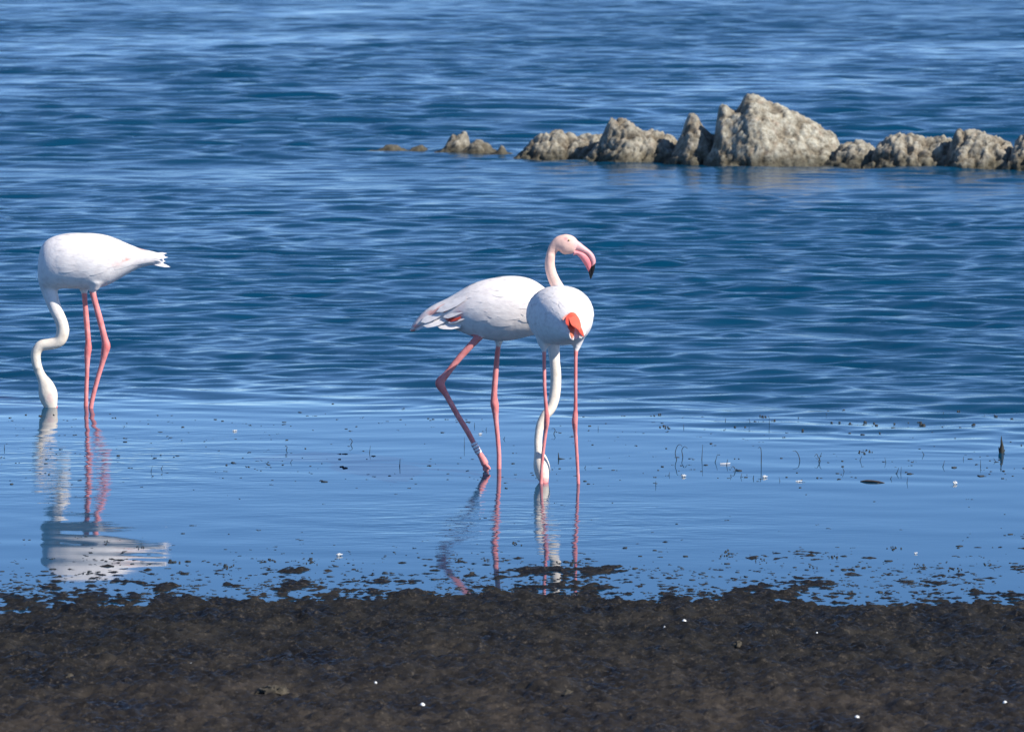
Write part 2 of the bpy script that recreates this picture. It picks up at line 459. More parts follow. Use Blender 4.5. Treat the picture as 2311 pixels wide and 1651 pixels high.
# ------------------------------------------------------------------ rocks
def base_y(px):
    return float(np.interp(px, [840, 1000, 1182, 1600, 1900, 2311, 2450], [343, 344, 357, 370, 375, 385, 388]))
def rock(profile, label, tint=(0.36, 0.345, 0.295), clod=0.035, seed=0, dark=0.0, deep=1.0, group=None):
    pr = np.array(profile, float)
    cx = pr[:, 0].mean()
    Yf = depth_of(base_y(cx))
    Yc = Yf + 0.12 + 0.10 * deep
    pts = np.array([[P(a, b, Yc).x, P(a, b, Yc).z] for a, b in profile])
    x0, x1 = pts[0, 0], pts[-1, 0]
    nx = max(24, int((x1 - x0) / 0.013)); 
    hmax = pts[:, 1].max()
    nv = max(40, int((hmax * 2.2 + 0.3) / 0.014))
    xs = np.linspace(x0 - 0.09, x1 + 0.09, nx)
    h = np.interp(xs, pts[:, 0], pts[:, 1])
    ker = np.ones(3) / 3
    h = np.convolve(np.pad(h, 1, mode='edge'), ker, 'valid')
    ends = np.minimum((xs - xs[0]), (xs[-1] - xs)) / min(0.10, 0.25 * (xs[-1] - xs[0]))
    h = h * np.clip(ends, 0, 1) ** 0.45
    kw = max(3, int(0.34 / ((xs[-1] - xs[0]) / nx)) | 1); hp = np.pad(np.maximum(h, 0), kw // 2)
    hs = np.convolve(hp, np.ones(kw) / kw, 'valid')[:nx] * 1.0 + 0.05
    h = np.maximum(h, 0.0) + 0.05
    hd = (0.16 + 0.50 * np.maximum(h, hs)) * deep
    v = np.linspace(-1, 1, nv)
    V, X = np.meshgrid(v, xs, indexing='ij')
    HX = X + 0.10 * (x1 - x0) * V * (0.5 + np.abs(V)) * noise2(X * 2.5 + seed, V * 2.0 + seed, seed + 40)
    Hc = np.interp(HX.ravel(), xs, h).reshape(X.shape); Hs = np.interp(HX.ravel(), xs, hs).reshape(X.shape)
    mixv = np.clip(np.abs(V) * 1.6 - 0.15, 0, 1) ** 0.8; H = Hc * (1 - mixv) + np.maximum(Hs, 0.55 * Hc) * mixv; HD = np.broadcast_to(hd[None, :], X.shape)
    prof = np.cos(V * math.pi / 2).clip(0) ** 0.75
    p = np.stack([X.ravel(), (Yc + V * HD).ravel(), (prof * H - 0.06).ravel()], 1)
    # outward push direction
    nrm = np.stack([0 * X.ravel(), (V * 1.0).ravel(), (0.35 + 0.8 * prof).ravel()], 1)
    nrm /= np.linalg.norm(nrm, axis=1)[:, None]
    q = p + seed * 7.3
    w = worley3(q * np.array([11, 9, 12]), seed)
    w2 = worley3(q * np.array([26, 22, 28]), seed + 9)
    big = noise3(q[:, 0] * 3.2, q[:, 1] * 3.2, q[:, 2] * 3.2, seed + 3)
    fine = noise3(q[:, 0] * 40, q[:, 1] * 40, q[:, 2] * 40, seed + 5)
    knob = np.sqrt(np.clip(1 - (w / 0.85) ** 2, 0, 1)); knob2 = np.sqrt(np.clip(1 - (w2 / 0.85) ** 2, 0, 1))
    disp = clod * 2.1 * (knob - 0.6) + clod * 1.5 * (knob2 - 0.6) + 0.055 * big * min(1, hmax / 0.45) + 0.008 * fine
    edge = np.clip(ends, 0, 1)[None, :].repeat(nv, 0).ravel()
    p2 = p + nrm * (disp * (0.3 + 0.7 * edge))[:, None]
    p2[:, 0] += 0.35 * clod * noise3(q[:, 0] * 14, q[:, 1] * 14, q[:, 2] * 14, seed + 6)
    # colour: pale crust above, wet weedy stone by the waterline
    cav_shade = np.clip((w - 0.35) / 0.4, 0, 1)
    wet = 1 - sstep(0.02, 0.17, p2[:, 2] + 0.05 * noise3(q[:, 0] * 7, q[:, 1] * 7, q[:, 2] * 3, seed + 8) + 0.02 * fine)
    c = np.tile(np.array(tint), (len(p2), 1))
    c = c * (1 - 0.5 * cav_shade[:, None] * np.array([0.9, 1.0, 1.1]))  # shade of the crevices between knobs, darkened into the colour
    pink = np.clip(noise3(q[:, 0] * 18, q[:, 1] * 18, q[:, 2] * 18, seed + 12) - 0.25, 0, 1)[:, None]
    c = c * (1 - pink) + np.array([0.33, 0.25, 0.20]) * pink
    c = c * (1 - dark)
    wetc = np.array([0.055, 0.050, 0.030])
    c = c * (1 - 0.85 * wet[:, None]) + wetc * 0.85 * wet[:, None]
    bx, by = (xs[0] + xs[-1]) / 2, Yc
    i = (np.arange(nv - 1)[:, None] * nx + np.arange(nx - 1)[None, :]).ravel()
    f = np.stack([i, i + 1, i + 1 + nx, i + nx], 1)
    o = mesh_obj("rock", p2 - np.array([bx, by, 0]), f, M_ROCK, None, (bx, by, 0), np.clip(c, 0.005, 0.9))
    tag(o, label, "rock", group)
    return o
RG = "rocks breaking the water surface"
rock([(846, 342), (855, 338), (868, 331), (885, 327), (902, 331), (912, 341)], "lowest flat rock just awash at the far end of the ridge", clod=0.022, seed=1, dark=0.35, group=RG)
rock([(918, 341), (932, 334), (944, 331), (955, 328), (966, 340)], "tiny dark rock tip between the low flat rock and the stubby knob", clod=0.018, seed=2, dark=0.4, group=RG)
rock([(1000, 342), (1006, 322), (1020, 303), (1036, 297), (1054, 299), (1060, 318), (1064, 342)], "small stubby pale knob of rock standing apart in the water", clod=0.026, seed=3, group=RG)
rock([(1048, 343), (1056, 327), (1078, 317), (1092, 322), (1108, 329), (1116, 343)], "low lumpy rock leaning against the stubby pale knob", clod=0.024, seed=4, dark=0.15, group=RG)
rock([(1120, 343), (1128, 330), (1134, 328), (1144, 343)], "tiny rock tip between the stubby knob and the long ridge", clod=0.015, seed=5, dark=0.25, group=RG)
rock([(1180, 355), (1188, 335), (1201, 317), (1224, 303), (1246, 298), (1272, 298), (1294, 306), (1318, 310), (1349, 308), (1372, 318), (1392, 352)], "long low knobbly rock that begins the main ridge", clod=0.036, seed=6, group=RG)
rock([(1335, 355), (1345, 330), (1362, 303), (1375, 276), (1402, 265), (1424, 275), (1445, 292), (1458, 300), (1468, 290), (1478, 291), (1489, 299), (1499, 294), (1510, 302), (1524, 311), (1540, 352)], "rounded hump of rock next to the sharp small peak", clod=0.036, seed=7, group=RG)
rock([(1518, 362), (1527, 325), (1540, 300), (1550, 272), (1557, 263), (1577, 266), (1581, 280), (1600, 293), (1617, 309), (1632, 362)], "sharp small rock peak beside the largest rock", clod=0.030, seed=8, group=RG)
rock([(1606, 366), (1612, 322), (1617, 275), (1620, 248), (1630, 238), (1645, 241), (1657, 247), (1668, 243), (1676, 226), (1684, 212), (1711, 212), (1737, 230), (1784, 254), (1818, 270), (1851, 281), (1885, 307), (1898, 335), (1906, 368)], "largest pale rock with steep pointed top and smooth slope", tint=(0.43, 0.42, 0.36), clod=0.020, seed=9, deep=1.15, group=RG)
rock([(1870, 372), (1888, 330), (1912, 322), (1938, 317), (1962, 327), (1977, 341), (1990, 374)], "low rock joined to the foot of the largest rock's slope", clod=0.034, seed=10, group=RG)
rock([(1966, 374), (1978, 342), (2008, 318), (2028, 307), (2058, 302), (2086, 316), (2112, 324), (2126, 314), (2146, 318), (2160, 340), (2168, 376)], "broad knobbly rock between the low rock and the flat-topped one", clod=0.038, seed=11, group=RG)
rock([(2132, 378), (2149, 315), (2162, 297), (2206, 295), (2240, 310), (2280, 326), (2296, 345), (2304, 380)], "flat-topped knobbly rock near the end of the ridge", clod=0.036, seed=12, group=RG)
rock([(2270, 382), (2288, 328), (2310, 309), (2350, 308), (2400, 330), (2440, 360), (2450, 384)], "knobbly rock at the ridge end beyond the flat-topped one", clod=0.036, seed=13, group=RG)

# ------------------------------------------------------------------ flamingos
WHITE = np.array([0.84, 0.795, 0.78]); CREAM = np.array([0.80, 0.71, 0.60]); PINKW = np.array([0.80, 0.66, 0.63])
LEG = np.array([0.78, 0.27, 0.26]); LEGD = np.array([0.66, 0.16, 0.16]); RED = np.array([0.76, 0.10, 0.065]); ORANGE = np.array([0.83, 0.23, 0.13])
BLACK = np.array([0.012, 0.012, 0.014])

def chain_dist(V, pts):
    """distance of points V to a polyline with radii: returns (distance/radius, fraction along)"""
    pts = np.asarray(pts, float)
    best = np.full(len(V), 1e9); fr = np.zeros(len(V))
    n = len(pts) - 1
    for i in range(n):
        a, b = pts[i, :3], pts[i+1, :3]
        ab = b - a
        t = np.clip(((V - a) @ ab) / max(ab @ ab, 1e-12), 0, 1)
        d = np.linalg.norm(V - (a + t[:, None] * ab), axis=1) / (pts[i, 3] * (1 - t) + pts[i+1, 3] * t)
        m = d < best
        best[m] = d[m]; fr[m] = (i + t[m]) / n
    return best, fr
def fuse(parts, voxel, keep):
    """union of closed shells into one skin, softened where keep() is low"""
    b = Bag()
    for v, f in parts: b.add(v, f)
    o = b.build("union", None)
    md = o.modifiers.new("r", 'REMESH'); md.mode = 'VOXEL'; md.voxel_size = voxel; md.use_smooth_shade = True
    dg = bpy.context.evaluated_depsgraph_get()
    me = bpy.data.meshes.new_from_object(o.evaluated_get(dg))
    bpy.data.objects.remove(o)
    n = len(me.vertices)
    V = np.empty(n * 3); me.vertices.foreach_get("co", V); V = V.reshape(-1, 3)
    E = np.empty(len(me.edges) * 2, dtype=np.int32); me.edges.foreach_get("vertices", E); E = E.reshape(-1, 2)
    deg = np.bincount(E.ravel(), minlength=n).astype(float)
    k = keep(V)[:, None]
    for it in range(26):
        S = np.zeros_like(V)
        for c in range(3):
            S[:, c] = np.bincount(E[:, 0], V[E[:, 1], c], n) + np.bincount(E[:, 1], V[E[:, 0], c], n)
        S /= np.maximum(deg, 1)[:, None]
        w = 0.55 * (1 - k) + (0.5 * k if it < 2 else 0)
        V = V + (S - V) * w
    me.vertices.foreach_set("co", V.ravel().astype(np.float32))
    me.update()
    return me, V
def body_loft(rows, n=60, k=28, along='x'):
    """rows: position, top, bottom, half width, centre offset -> smooth body shell and its surface function"""
    q = catmull([[r[0], r[1], r[2], r[3], r[4]] for r in rows], n)
    a = np.arange(k) / k * 2 * math.pi
    def point(t, th):
        t = np.atleast_1d(t) * (n - 1); th = np.atleast_1d(th)
        i = np.clip(t.astype(int), 0, n - 2); s = (t - i)[:, None]
        w = q[i] * (1 - s) + q[i+1] * s
        side = np.sin(th); up = np.cos(th)
        hh = np.maximum((w[:, 1] - w[:, 2]) / 2, 0.002); hw = np.maximum(w[:, 3], 0.002)
        s1 = np.sign(side) * np.abs(side) ** np.where(up > 0, 0.92, 0.84) * hw + w[:, 4]
        z = (w[:, 1] + w[:, 2]) / 2 + np.sign(up) * np.abs(up) ** np.where(up > 0, 0.95, 1.0) * hh
        if along == 'x': return np.stack([w[:, 0], s1, z], 1)
        return np.stack([s1, w[:, 0], z], 1)
    v = np.concatenate([point(np.full(k, i / (n - 1)), a) for i in range(n)])
    return v, ring_faces(n, k), point
def feather(base, d, nrm, L, W, lift=0.12, bend=0.15, pts=7, round_tip=0.55):
    """one vane: a thin cambered blade with a rounded tip"""
    d = d / np.linalg.norm(d); nrm = nrm - d * nrm.dot(d); nrm /= np.linalg.norm(nrm)
    s = np.cross(d, nrm)
    top, bot = [], []
    for i in range(pts):
        t = i / (pts - 1)
        w = W * 0.5 * (0.45 + 0.55 * min(1, t * 3)) * (1 - max(0, (t - round_tip) / (1 - round_tip)) ** 2.4) ** 0.5 + 0.0006
        c = base + d * L * t + nrm * (lift * L * t * (1 - bend * 3 * t))
        for x in (-1, 0, 1):
            top.append(c + s * w * x + nrm * (0.0028 if x == 0 else 0.0002) )
        for x in (-1, 0, 1):
            bot.append(c + s * w * x - nrm * 0.0004)
    v = top + bot; o = len(top); f = []
    for i in range(pts - 1):
        for j in range(2):
            a = i*3 + j
            f.append((a, a+1, a+4, a+3)); f.append((o+a+3, o+a+4, o+a+1, o+a))
    return np.array(v), f
def plume_wing(point, side, rows_, colour, t0=0.16, t1=0.86, th0=0.10, th1=1.95, L=(0.17, 0.24), seed=0, tip=0.0022, m=9):
    """shingled feathers of a folded wing laid on the body surface"""
    b = Bag(); r = np.random.default_rng(seed)
    K = 9
    for i in range(rows_):
        t = t1 - (t1 - t0) * i / (rows_ - 1)
        for j in range(m):
            th = th0 + (th1 - th0) * (j + 0.5 * (i % 2) + r.uniform(-0.35, 0.35)) / m
            tt = np.clip(t + r.uniform(-0.03, 0.03), 0.02, 0.95)
            l = L[1] + (L[0] - L[1]) * (i / (rows_ - 1)) * r.uniform(0.85, 1.1)
            hw = (th1 - th0) / m * r.uniform(0.62, 0.85)
            drift = r.uniform(0.0, 0.14)
            tip_h = tip * r.uniform(0.5, 1.5)
            top, bot = [], []
            ctr = 0.5 * (point(tt, 0)[0] + point(tt, math.pi)[0])
            for q in range(K):
                f = q / (K - 1)
                w = hw * (0.5 + 0.5 * min(1, f * 3)) * (1 - max(0, (f - 0.5) / 0.5) ** 2.2) ** 0.5 + 0.004
                tq = min(tt + l * f, 0.985)
                for x in (-1, 0, 1):
                    a_ = side * (th + drift * f + w * x)
                    p = point(tq, a_)[0]; p2 = point(min(tq + 0.01, 1), a_)[0]; p3 = point(tq, a_ + 0.02)[0]
                    n_ = np.cross(p2 - p, p3 - p); n_ /= max(np.linalg.norm(n_), 1e-9)
                    if n_.dot(p - ctr) < 0: n_ = -n_
                    h = -0.004 + 0.0052 * min(1, f * 2.2) + tip_h * f * f - (0.0006 if x else 0)
                    top.append(p + n_ * h); bot.append(p + n_ * (h - 0.0012))
            v = np.array(top); fs = []
            for q in range(K - 1):
                for z in range(2):
                    c0 = q*3 + z
                    fs.append((c0, c0+1, c0+4, c0+3) if side > 0 else (c0+3, c0+4, c0+1, c0))
            b.add(v, fs, colour(v, t, th) * r.uniform(0.965, 1.0))
    return b
def eye_parts(root, c, nrm, r=0.0055):
    nrm = Vector(nrm).normalized()
    def disc(rad, depth, mat, parent, name, shift):
        v = []; rings = 5; k = 12
        q = Vector((0, 0, 1)).rotation_difference(nrm)
        for i in range(rings):
            a = i / (rings - 1) * math.pi / 2
            for j in range(k):
                b = j / k * 2 * math.pi
                p = q @ Vector((rad * math.cos(a) * math.cos(b), rad * math.cos(a) * math.sin(b), depth * math.sin(a)))
                v.append(Vector(c) + nrm * shift + p)
        return mesh_obj(name, [tuple(x) for x in v], ring_faces(rings, k), mat, parent)
    e = disc(r, r * 0.7, M_EYE, root, "eye", -0.001)
    disc(r * 0.5, r * 0.45, M_PUPIL, e, "pupil", r * 0.42)

def spots(V, base, lst):
    """blend coloured markings (centre, radius xyz, colour, strength) over base"""
    c = base.copy()
    for ctr, rad, colr, st in lst:
        d = np.linalg.norm((V - np.asarray(ctr)) / np.asarray(rad), axis=1)
        w = (st * (1 - sstep(0.55, 1.15, d)))[:, None]
        c = c * (1 - w) + np.asarray(colr) * w
    return c
def foot(ankle, fwd, z, spread=0.5, L=0.075, r=0.0065):
    """three webbed toes"""
    out = []
    for a in (-spread, 0, spread):
        ca, sa = math.cos(a), math.sin(a)
        d = Vector((fwd[0]*ca - fwd[1]*sa, fwd[0]*sa + fwd[1]*ca, 0))
        tip = Vector(ankle) + d * L; tip.z = z
        mid = Vector(ankle) + d * L * 0.45; mid.z = z + 0.006
        out.append(tube([(*ankle, r*1.25), (*mid, r*1.1), (*tip, r*0.7)], 8, 8))
    return out

def finish_body(root, parts, paint, legs, necks, voxel=0.0045):
    thin = legs
    def keep(V):
        k = np.zeros(len(V))
        for L in thin:
            d, fr = chain_dist(V, L)
            k = np.maximum(k, (1 - sstep(1.5, 2.6, d)) * sstep(0.02, 0.12, fr))
        for L in necks:
            d, fr = chain_dist(V, L)
            k = np.maximum(k, 0.9 * (1 - sstep(1.3, 2.0, d)) * sstep(0.22, 0.45, fr))
        return k
    me, V = fuse(parts, voxel, keep)
    set_col(me, np.clip(paint(V), 0.003, 0.9))
    me.materials.clear(); me.materials.append(M_BODY)
    me.name = "body"
    o = bpy.data.objects.new("body", me); COL.objects.link(o); o.parent = root
    return o
def paint_legs(V, c, legs, top=0.05):
    for L, t0 in legs:
        d, fr = chain_dist(V, L)
        w = ((1 - sstep(1.7, 2.3, d)) * sstep(t0, t0 + 0.03, fr))[:, None]
        joint = np.exp(-((fr - 0.5) / 0.09) ** 2)[:, None]
        n = 0.08 * noise3(V[:, 0] * 60, V[:, 1] * 60, V[:, 2] * 25, 77)[:, None]
        lc = LEG * (1 - 0.55 * joint) + LEGD * 0.55 * joint + n
        c = c * (1 - w) + lc * w
    return c

# ---- the lone feeding flamingo, side on
def flamingo_left():
    base = G(203, 919); D = base.y
    root = empty("flamingo", base)
    def L(px, py, off=0.0):
        p = P(px, py, D + off) - base; return (p.x, p.y, p.z)
    S = FPX / D * 1.0
    rows = []
    for px, yt, yb, hw in [(86, 598, 628, 0.025), (90, 566, 645, 0.066), (100, 546, 652, 0.098), (122, 533, 652, 0.124), (150, 527.5, 651, 0.138), (180, 526, 652, 0.140), (208, 527, 652, 0.138),
                           (238, 531, 645, 0.125), (262, 539, 633, 0.104), (290, 551.5, 617, 0.080), (317, 561.5, 604, 0.058), (345, 568, 598, 0.044), (362, 573, 598, 0.036), (370, 580, 598, 0.02)]:
        a, b = L(px, yt), L(px, yb)
        rows.append((a[0], a[2], b[2], hw, 0.0))
    bv, bf, point = body_loft(rows)
    def R(w): return w / 2 / S
    neck = [(*L(128, 600, 0), R(76)), (*L(113, 622, 0), R(60)), (*L(110, 648, -.005), R(40)), (*L(123, 692, -.01), R(31)), (*L(138, 725, -.01), R(29)), (*L(142, 748, -.01), R(30)), (*L(134, 769, -.01), R(28)), (*L(114, 776, -.01), R(26)),
            (*L(93, 779.5, -.01), R(25)), (*L(82, 793, -.01), R(23.5)), (*L(81, 811, -.01), R(22.5)), (*L(86, 832, -.01), R(21.5)), (*L(94, 850, -.01), R(23)), (*L(103, 868, -.01), R(35)), (*L(108, 886, -.01), R(43)), (*L(111, 902, -.01), R(40)), (*L(115, 917, -.01), R(30)), (*L(118, 930, -.01), R(22))]
    headflat = np.ones(70); headflat[48:] = 0.72
    nv, nf = tube(neck, 70, 18, ((0, 1, 0), headflat))
    zb = -0.045
    def lg(pts): return [(*L(x, y, o), R(w)) for x, y, o, w in pts]
    near = lg([(214, 632, -.06, 46), (211, 648, -.055, 26), (209, 658, -.05, 15), (225.7, 722, -.05, 14.5), (236, 763, -.05, 15), (239.5, 780, -.05, 20), (237, 793, -.05, 18), (231, 818, -.05, 12.5), (217, 866, -.05, 11), (206, 913, -.05, 11)])
    far = lg([(192, 636, .06, 44), (190, 652, .055, 24), (190.5, 664, .05, 13), (195, 721, .05, 13), (199, 770, .05, 13.5), (199, 786, .05, 17), (197.5, 800, .05, 15), (196.6, 832, .05, 10.5), (195, 874, .05, 10), (194, 914, .05, 10.5)])
    near.append((near[-1][0] - .004, near[-1][1], zb, R(12))); far.append((far[-1][0], far[-1][1], zb, R(12)))
    parts = [(bv, bf), (nv, nf), tube(near, 60, 12), tube(far, 60, 12)]
    for f in (near, far): parts += foot(f[-1][:3], (-1, 0), zb - 0.003)
    def paint(V):
        c = np.tile(WHITE, (len(V), 1))
        d, fr = chain_dist(V, neck)
        w = ((1 - sstep(1.25, 1.6, d)) * sstep(0.12, 0.3, fr))[:, None]
        c = c * (1 - w) + CREAM * w
        face = L(114, 897, -0.03)
        c = spots(V, c, [(face, (0.022, 0.05, 0.03), PINKW * np.array([1, .92, .88]), 0.8)])
        return paint_legs(V, c, [(near, 0.17), (far, 0.17)])
    finish_body(root, parts, paint, [near, far], [neck])
    marks = [(L(285, 585, -.07), (0.016, .08, 0.014), (0.80, 0.24, 0.17), 0.9), (L(262, 595, -.07), (0.045, .08, 0.016), (0.82, 0.55, 0.50), 0.6), (L(320, 563, -.03), (0.03, .1, 0.008), (0.82, 0.42, 0.38), 0.7), (L(296, 575, -.05), (0.05, .1, 0.035), (0.82, 0.66, 0.64), 0.5)]
    def colour(v, t, th): return spots(v, np.tile(WHITE, (len(v), 1)), marks)
    for s in (-1, 1):
        plume_wing(point, s, 9, colour, t0=0.22, t1=0.72, seed=20 + s, tip=0.0004).build("wing", M_FEATHER, root)
    tail_px = [((322, 578), (376, 572), -.012), ((322, 582), (379, 581), -.02), ((322, 585), (372, 577), .012), ((322, 587), (384, 603), -.014), ((322, 590), (378, 601), .012), ((322, 585), (373, 590), .0)]
    for a, b_, o in tail_px:
        A, B = np.array(L(*a, o)), np.array(L(*b_, o * 1.6))
        v, f = feather(A, B - A, np.array([0.1, -0.75, 0.6]), np.linalg.norm(B - A), 0.021, lift=0.02, round_tip=0.45)
        bb = Bag(); bb.add(v, f, WHITE * np.array([0.96, 0.96, 1.0])); bb.build("tail_feather", M_FEATHER, root)
    bl = [(*L(116, 920, -.01), R(30)), (*L(121, 935, -.01), R(22)), (*L(118, 948, -.01), R(12))]
    v, f = tube(bl, 12, 10, ((0, 1, 0), 0.6))
    mesh_obj("bill", v, f, M_BILL, root, colors=np.tile(LEG, (len(v), 1)))
    tag(root, "white flamingo standing alone, S-curved neck lowered and head dipped in the water", "flamingo", "flamingos wading in the shallows")

# ---- the striding flamingo with its head up
def flamingo_mid():
    base = G(1126, 1060); D = base.y
    root = empty("flamingo", base)
    def L(px, py, off=0.0):
        p = P(px, py, D + off) - base; return (p.x, p.y, p.z)
    S = FPX / D
    def R(w): return w / 2 / S
    rows = []
    for px, yt, yb, hw in [(928, 740, 748, 0.012), (934, 728, 747, 0.022), (955, 705, 739, 0.036), (978, 689, 733, 0.050), (1006, 675.5, 737, 0.070), (1032, 661, 745, 0.092), (1060, 644, 757, 0.116), (1090, 633, 764, 0.134), (1120, 626.5, 769, 0.143),
                           (1152, 623.5, 768, 0.145), (1184, 625.5, 761, 0.140), (1208, 634, 755, 0.128), (1232, 651, 751, 0.110), (1256, 672, 745, 0.085), (1273, 694, 734, 0.055), (1281, 708, 722, 0.02)]:
        a, b = L(px, yt), L(px, yb)
        rows.append((a[0], a[2], b[2], hw, 0.0))
    bv, bf, point = body_loft(rows)
    pt = lambda t, th: point(1 - np.atleast_1d(t), th)         # t runs from breast to tail
    neck = [(*L(1240, 705), R(86)), (*L(1262, 690), R(56)), (*L(1268, 668), R(36)), (*L(1257, 645), R(29)), (*L(1247, 624), R(26)), (*L(1241.5, 604), R(24)), (*L(1241, 588), R(22.5)), (*L(1245, 568), R(22)), (*L(1252, 556), R(27)), (*L(1262, 551), R(38)), (*L(1274, 551), R(46)), (*L(1285, 553), R(45)), (*L(1294, 557), R(37)), (*L(1300, 560), R(28))]
    hf = np.ones(70); hf[42:] = 0.74
    nv, nf = tube(neck, 70, 18, ((0, 1, 0), hf))
    zb = -0.045
    def lg(pts): return [(*L(x, y, o), R(w)) for x, y, o, w in pts]
    near = lg([(1098, 732, -.06, 56), (1090, 746, -.06, 34), (1083, 757, -.06, 20), (1037, 807, -.06, 15.5), (1006, 846, -.06, 16), (993, 862, -.06, 22), (996, 873, -.06, 20), (1006, 889, -.06, 14), (1033, 937, -.06, 13), (1055, 973, -.06, 13), (1077, 1014, -.06, 12.5), (1088, 1033, -.06, 16), (1095, 1047, -.06, 19)])
    far = lg([(1128, 742, .06, 54), (1126, 762, .055, 30), (1125, 778, .05, 13), (1122.7, 796, .05, 12.5), (1118, 849, .05, 13.5), (1115, 893, .05, 15), (1116, 911, .05, 20), (1117.5, 924, .05, 17), (1119, 945, .05, 12.5), (1122.7, 982, .05, 11), (1126, 1026, .05, 11), (1126, 1058, .05, 11.5)])
    far.append((far[-1][0], far[-1][1], zb, R(13)))
    parts = [(bv, bf), (nv, nf), tube(near, 70, 12), tube(far, 60, 12)]
    parts += foot(far[-1][:3], (1, 0.1), zb - 0.003)
    ank = L(1095, 1047, -.06)
    for tip, mid, r in [((1107, 1061, -.085), (1103, 1054, -.07), .008), ((1096, 1066, -.06), (1097, 1056, -.06), .010), ((1101, 1070, -.035), (1100, 1058, -.05), .008), ((1090, 1062, -.05), (1092, 1054, -.055), .006)]:
        parts.append(tube([(*ank, 0.0095), (*L(*mid), r), (*L(*tip), r * 0.7)], 10, 8))
    def paint(V):
        c = np.tile(WHITE * np.array([1.0, 0.985, 0.97]), (len(V), 1))
        d, fr = chain_dist(V, neck)
        w = ((1 - sstep(1.25, 1.6, d)) * sstep(0.14, 0.3, fr))[:, None]
        c = c * (1 - w) + np.array([0.82, 0.54, 0.46]) * w
        c = spots(V, c, [(L(1250, 612), (.03, .05, .06), (0.80, 0.60, 0.50), 0.6),
                         (L(1277, 539, -.03), (.010, .03, .008), (0.80, 0.33, 0.33), 0.85), (L(1286, 545, -.03), (.018, .03, .010), (0.82, 0.50, 0.46), 0.7), (L(1300, 552, -.01), (.014, .05, .026), (0.82, 0.45, 0.45), 0.8),
                         (L(1258, 568), (.012, .05, .010), (0.80, 0.50, 0.44), 0.6),
                         (L(935, 742), (.03, .1, .02), (0.82, 0.30, 0.22), 0.85)])
        return paint_legs(V, c, [(near, 0.14), (far, 0.165)])
    finish_body(root, parts, paint, [near, far], [neck])
    marks = [(L(1020, 719, -.07), (0.035, .06, 0.012), RED * np.array([.9, .6, .6]), 1.0), (L(1036, 710, -.07), (0.014, .06, 0.026), (0.75, 0.10, 0.07), 0.9),
             (L(993, 703, -.05), (0.010, .06, 0.028), (0.78, 0.22, 0.17), 0.85), (L(1004, 692, -.05), (0.009, .06, 0.020), (0.80, 0.25, 0.2), 0.8), (L(975, 705, -.04), (0.030, .06, 0.012), (0.80, 0.30, 0.26), 0.7),
             (L(950, 718, -.03), (0.030, .08, 0.02), (0.82, 0.55, 0.52), 0.5), (L(1038, 690, -.08), (0.03, .06, 0.04), (0.80, 0.66, 0.66), 0.6), (L(942, 736, -.03), (0.030, .06, 0.008), (0.75, 0.15, 0.12), 0.8)]
    def colour(v, t, th): return spots(v, np.tile(WHITE * np.array([1.0, 0.985, 0.975]), (len(v), 1)), marks)
    for s in (-1, 1):
        plume_wing(pt, s, 10, colour, t0=0.20, t1=0.80, th0=0.08, th1=1.9, seed=40 + s, tip=0.0006).build("wing", M_FEATHER, root)
    # long tertials that droop over the tail, a few of them red
    ter = [((1052, 672), (985, 704), -.105, WHITE), ((1060, 690), (1000, 717), -.115, WHITE), ((1062, 706), (1010, 728), -.118, WHITE), ((1040, 716), (1010, 724), -.112, RED), ((1018, 690), (990, 708), -.085, ORANGE), ((1000, 694), (968, 712), -.07, np.array([.8, .42, .36])),
           ((1000, 704), (950, 727), -.072, WHITE), ((1006, 722), (955, 735), -.078, WHITE), ((1040, 735), (985, 735), -.095, WHITE)]
    for a, b_, o, cc in ter:
        o = o * 0.90
        A, B = np.array(L(*a, o)), np.array(L(*b_, o * 0.66))
        v, f = feather(A, B - A, np.array([-0.15, -0.8, 0.55]), np.linalg.norm(B - A), 0.036 if cc is WHITE else 0.022, lift=0.03, round_tip=0.5)
        bb = Bag(); bb.add(v, f, np.asarray(cc)); bb.build("tertial_feather", M_FEATHER, root)
    tf = [((965, 712), (926, 746), -.02, np.array([.8, .5, .44])), ((968, 716), (930, 746), .0, WHITE), ((972, 722), (936, 745), -.03, WHITE), ((960, 722), (928, 748), .015, ORANGE)]
    for a, b_, o, cc in tf:
        A, B = np.array(L(*a, o)), np.array(L(*b_, o * 0.6))
        v, f = feather(A, B - A, np.array([-0.4, -0.6, 0.65]), np.linalg.norm(B - A), 0.028, lift=0.02, round_tip=0.6)
        bb = Bag(); bb.add(v, f, np.asarray(cc)); bb.build("tail_feather", M_FEATHER, root)
    # bent bill: upper and lower half meet on the mouth line
    def bill(name, rows_, shade):
        n, k = 40, 14
        q = catmull([[*L(a, b)[::2], *L(c, d)[::2], w] for a, b, c, d, w in rows_], n)
        v = []; col = []
        for i in range(n):
            o_, i_ = q[i, :2], q[i, 2:4]
            mid = (o_ + i_) / 2; h = (o_ - i_) / 2
            for j in range(k):
                an = j / k * 2 * math.pi
                xz = mid + h * math.cos(an)
                v.append((xz[0], max(q[i, 4], .0006) * math.sin(an), xz[1]))
            t = i / (n - 1)
            for j in range(k): col.append(shade(t))
        return mesh_obj(name, np.array(v), ring_faces(n, k), M_BILL, root, colors=np.array(col))
    pk = np.array([0.80, 0.36, 0.38]); pk2 = np.array([0.80, 0.20, 0.23]); pale = np.array([0.82, 0.50, 0.48])
    def up(t): return BLACK if t > 0.70 else (pale * (1 - t / .7) + pk * (t / .7))
    def lo(t): return BLACK if t > 0.72 else (pk * (1 - t / .72) + pk2 * (t / .72))
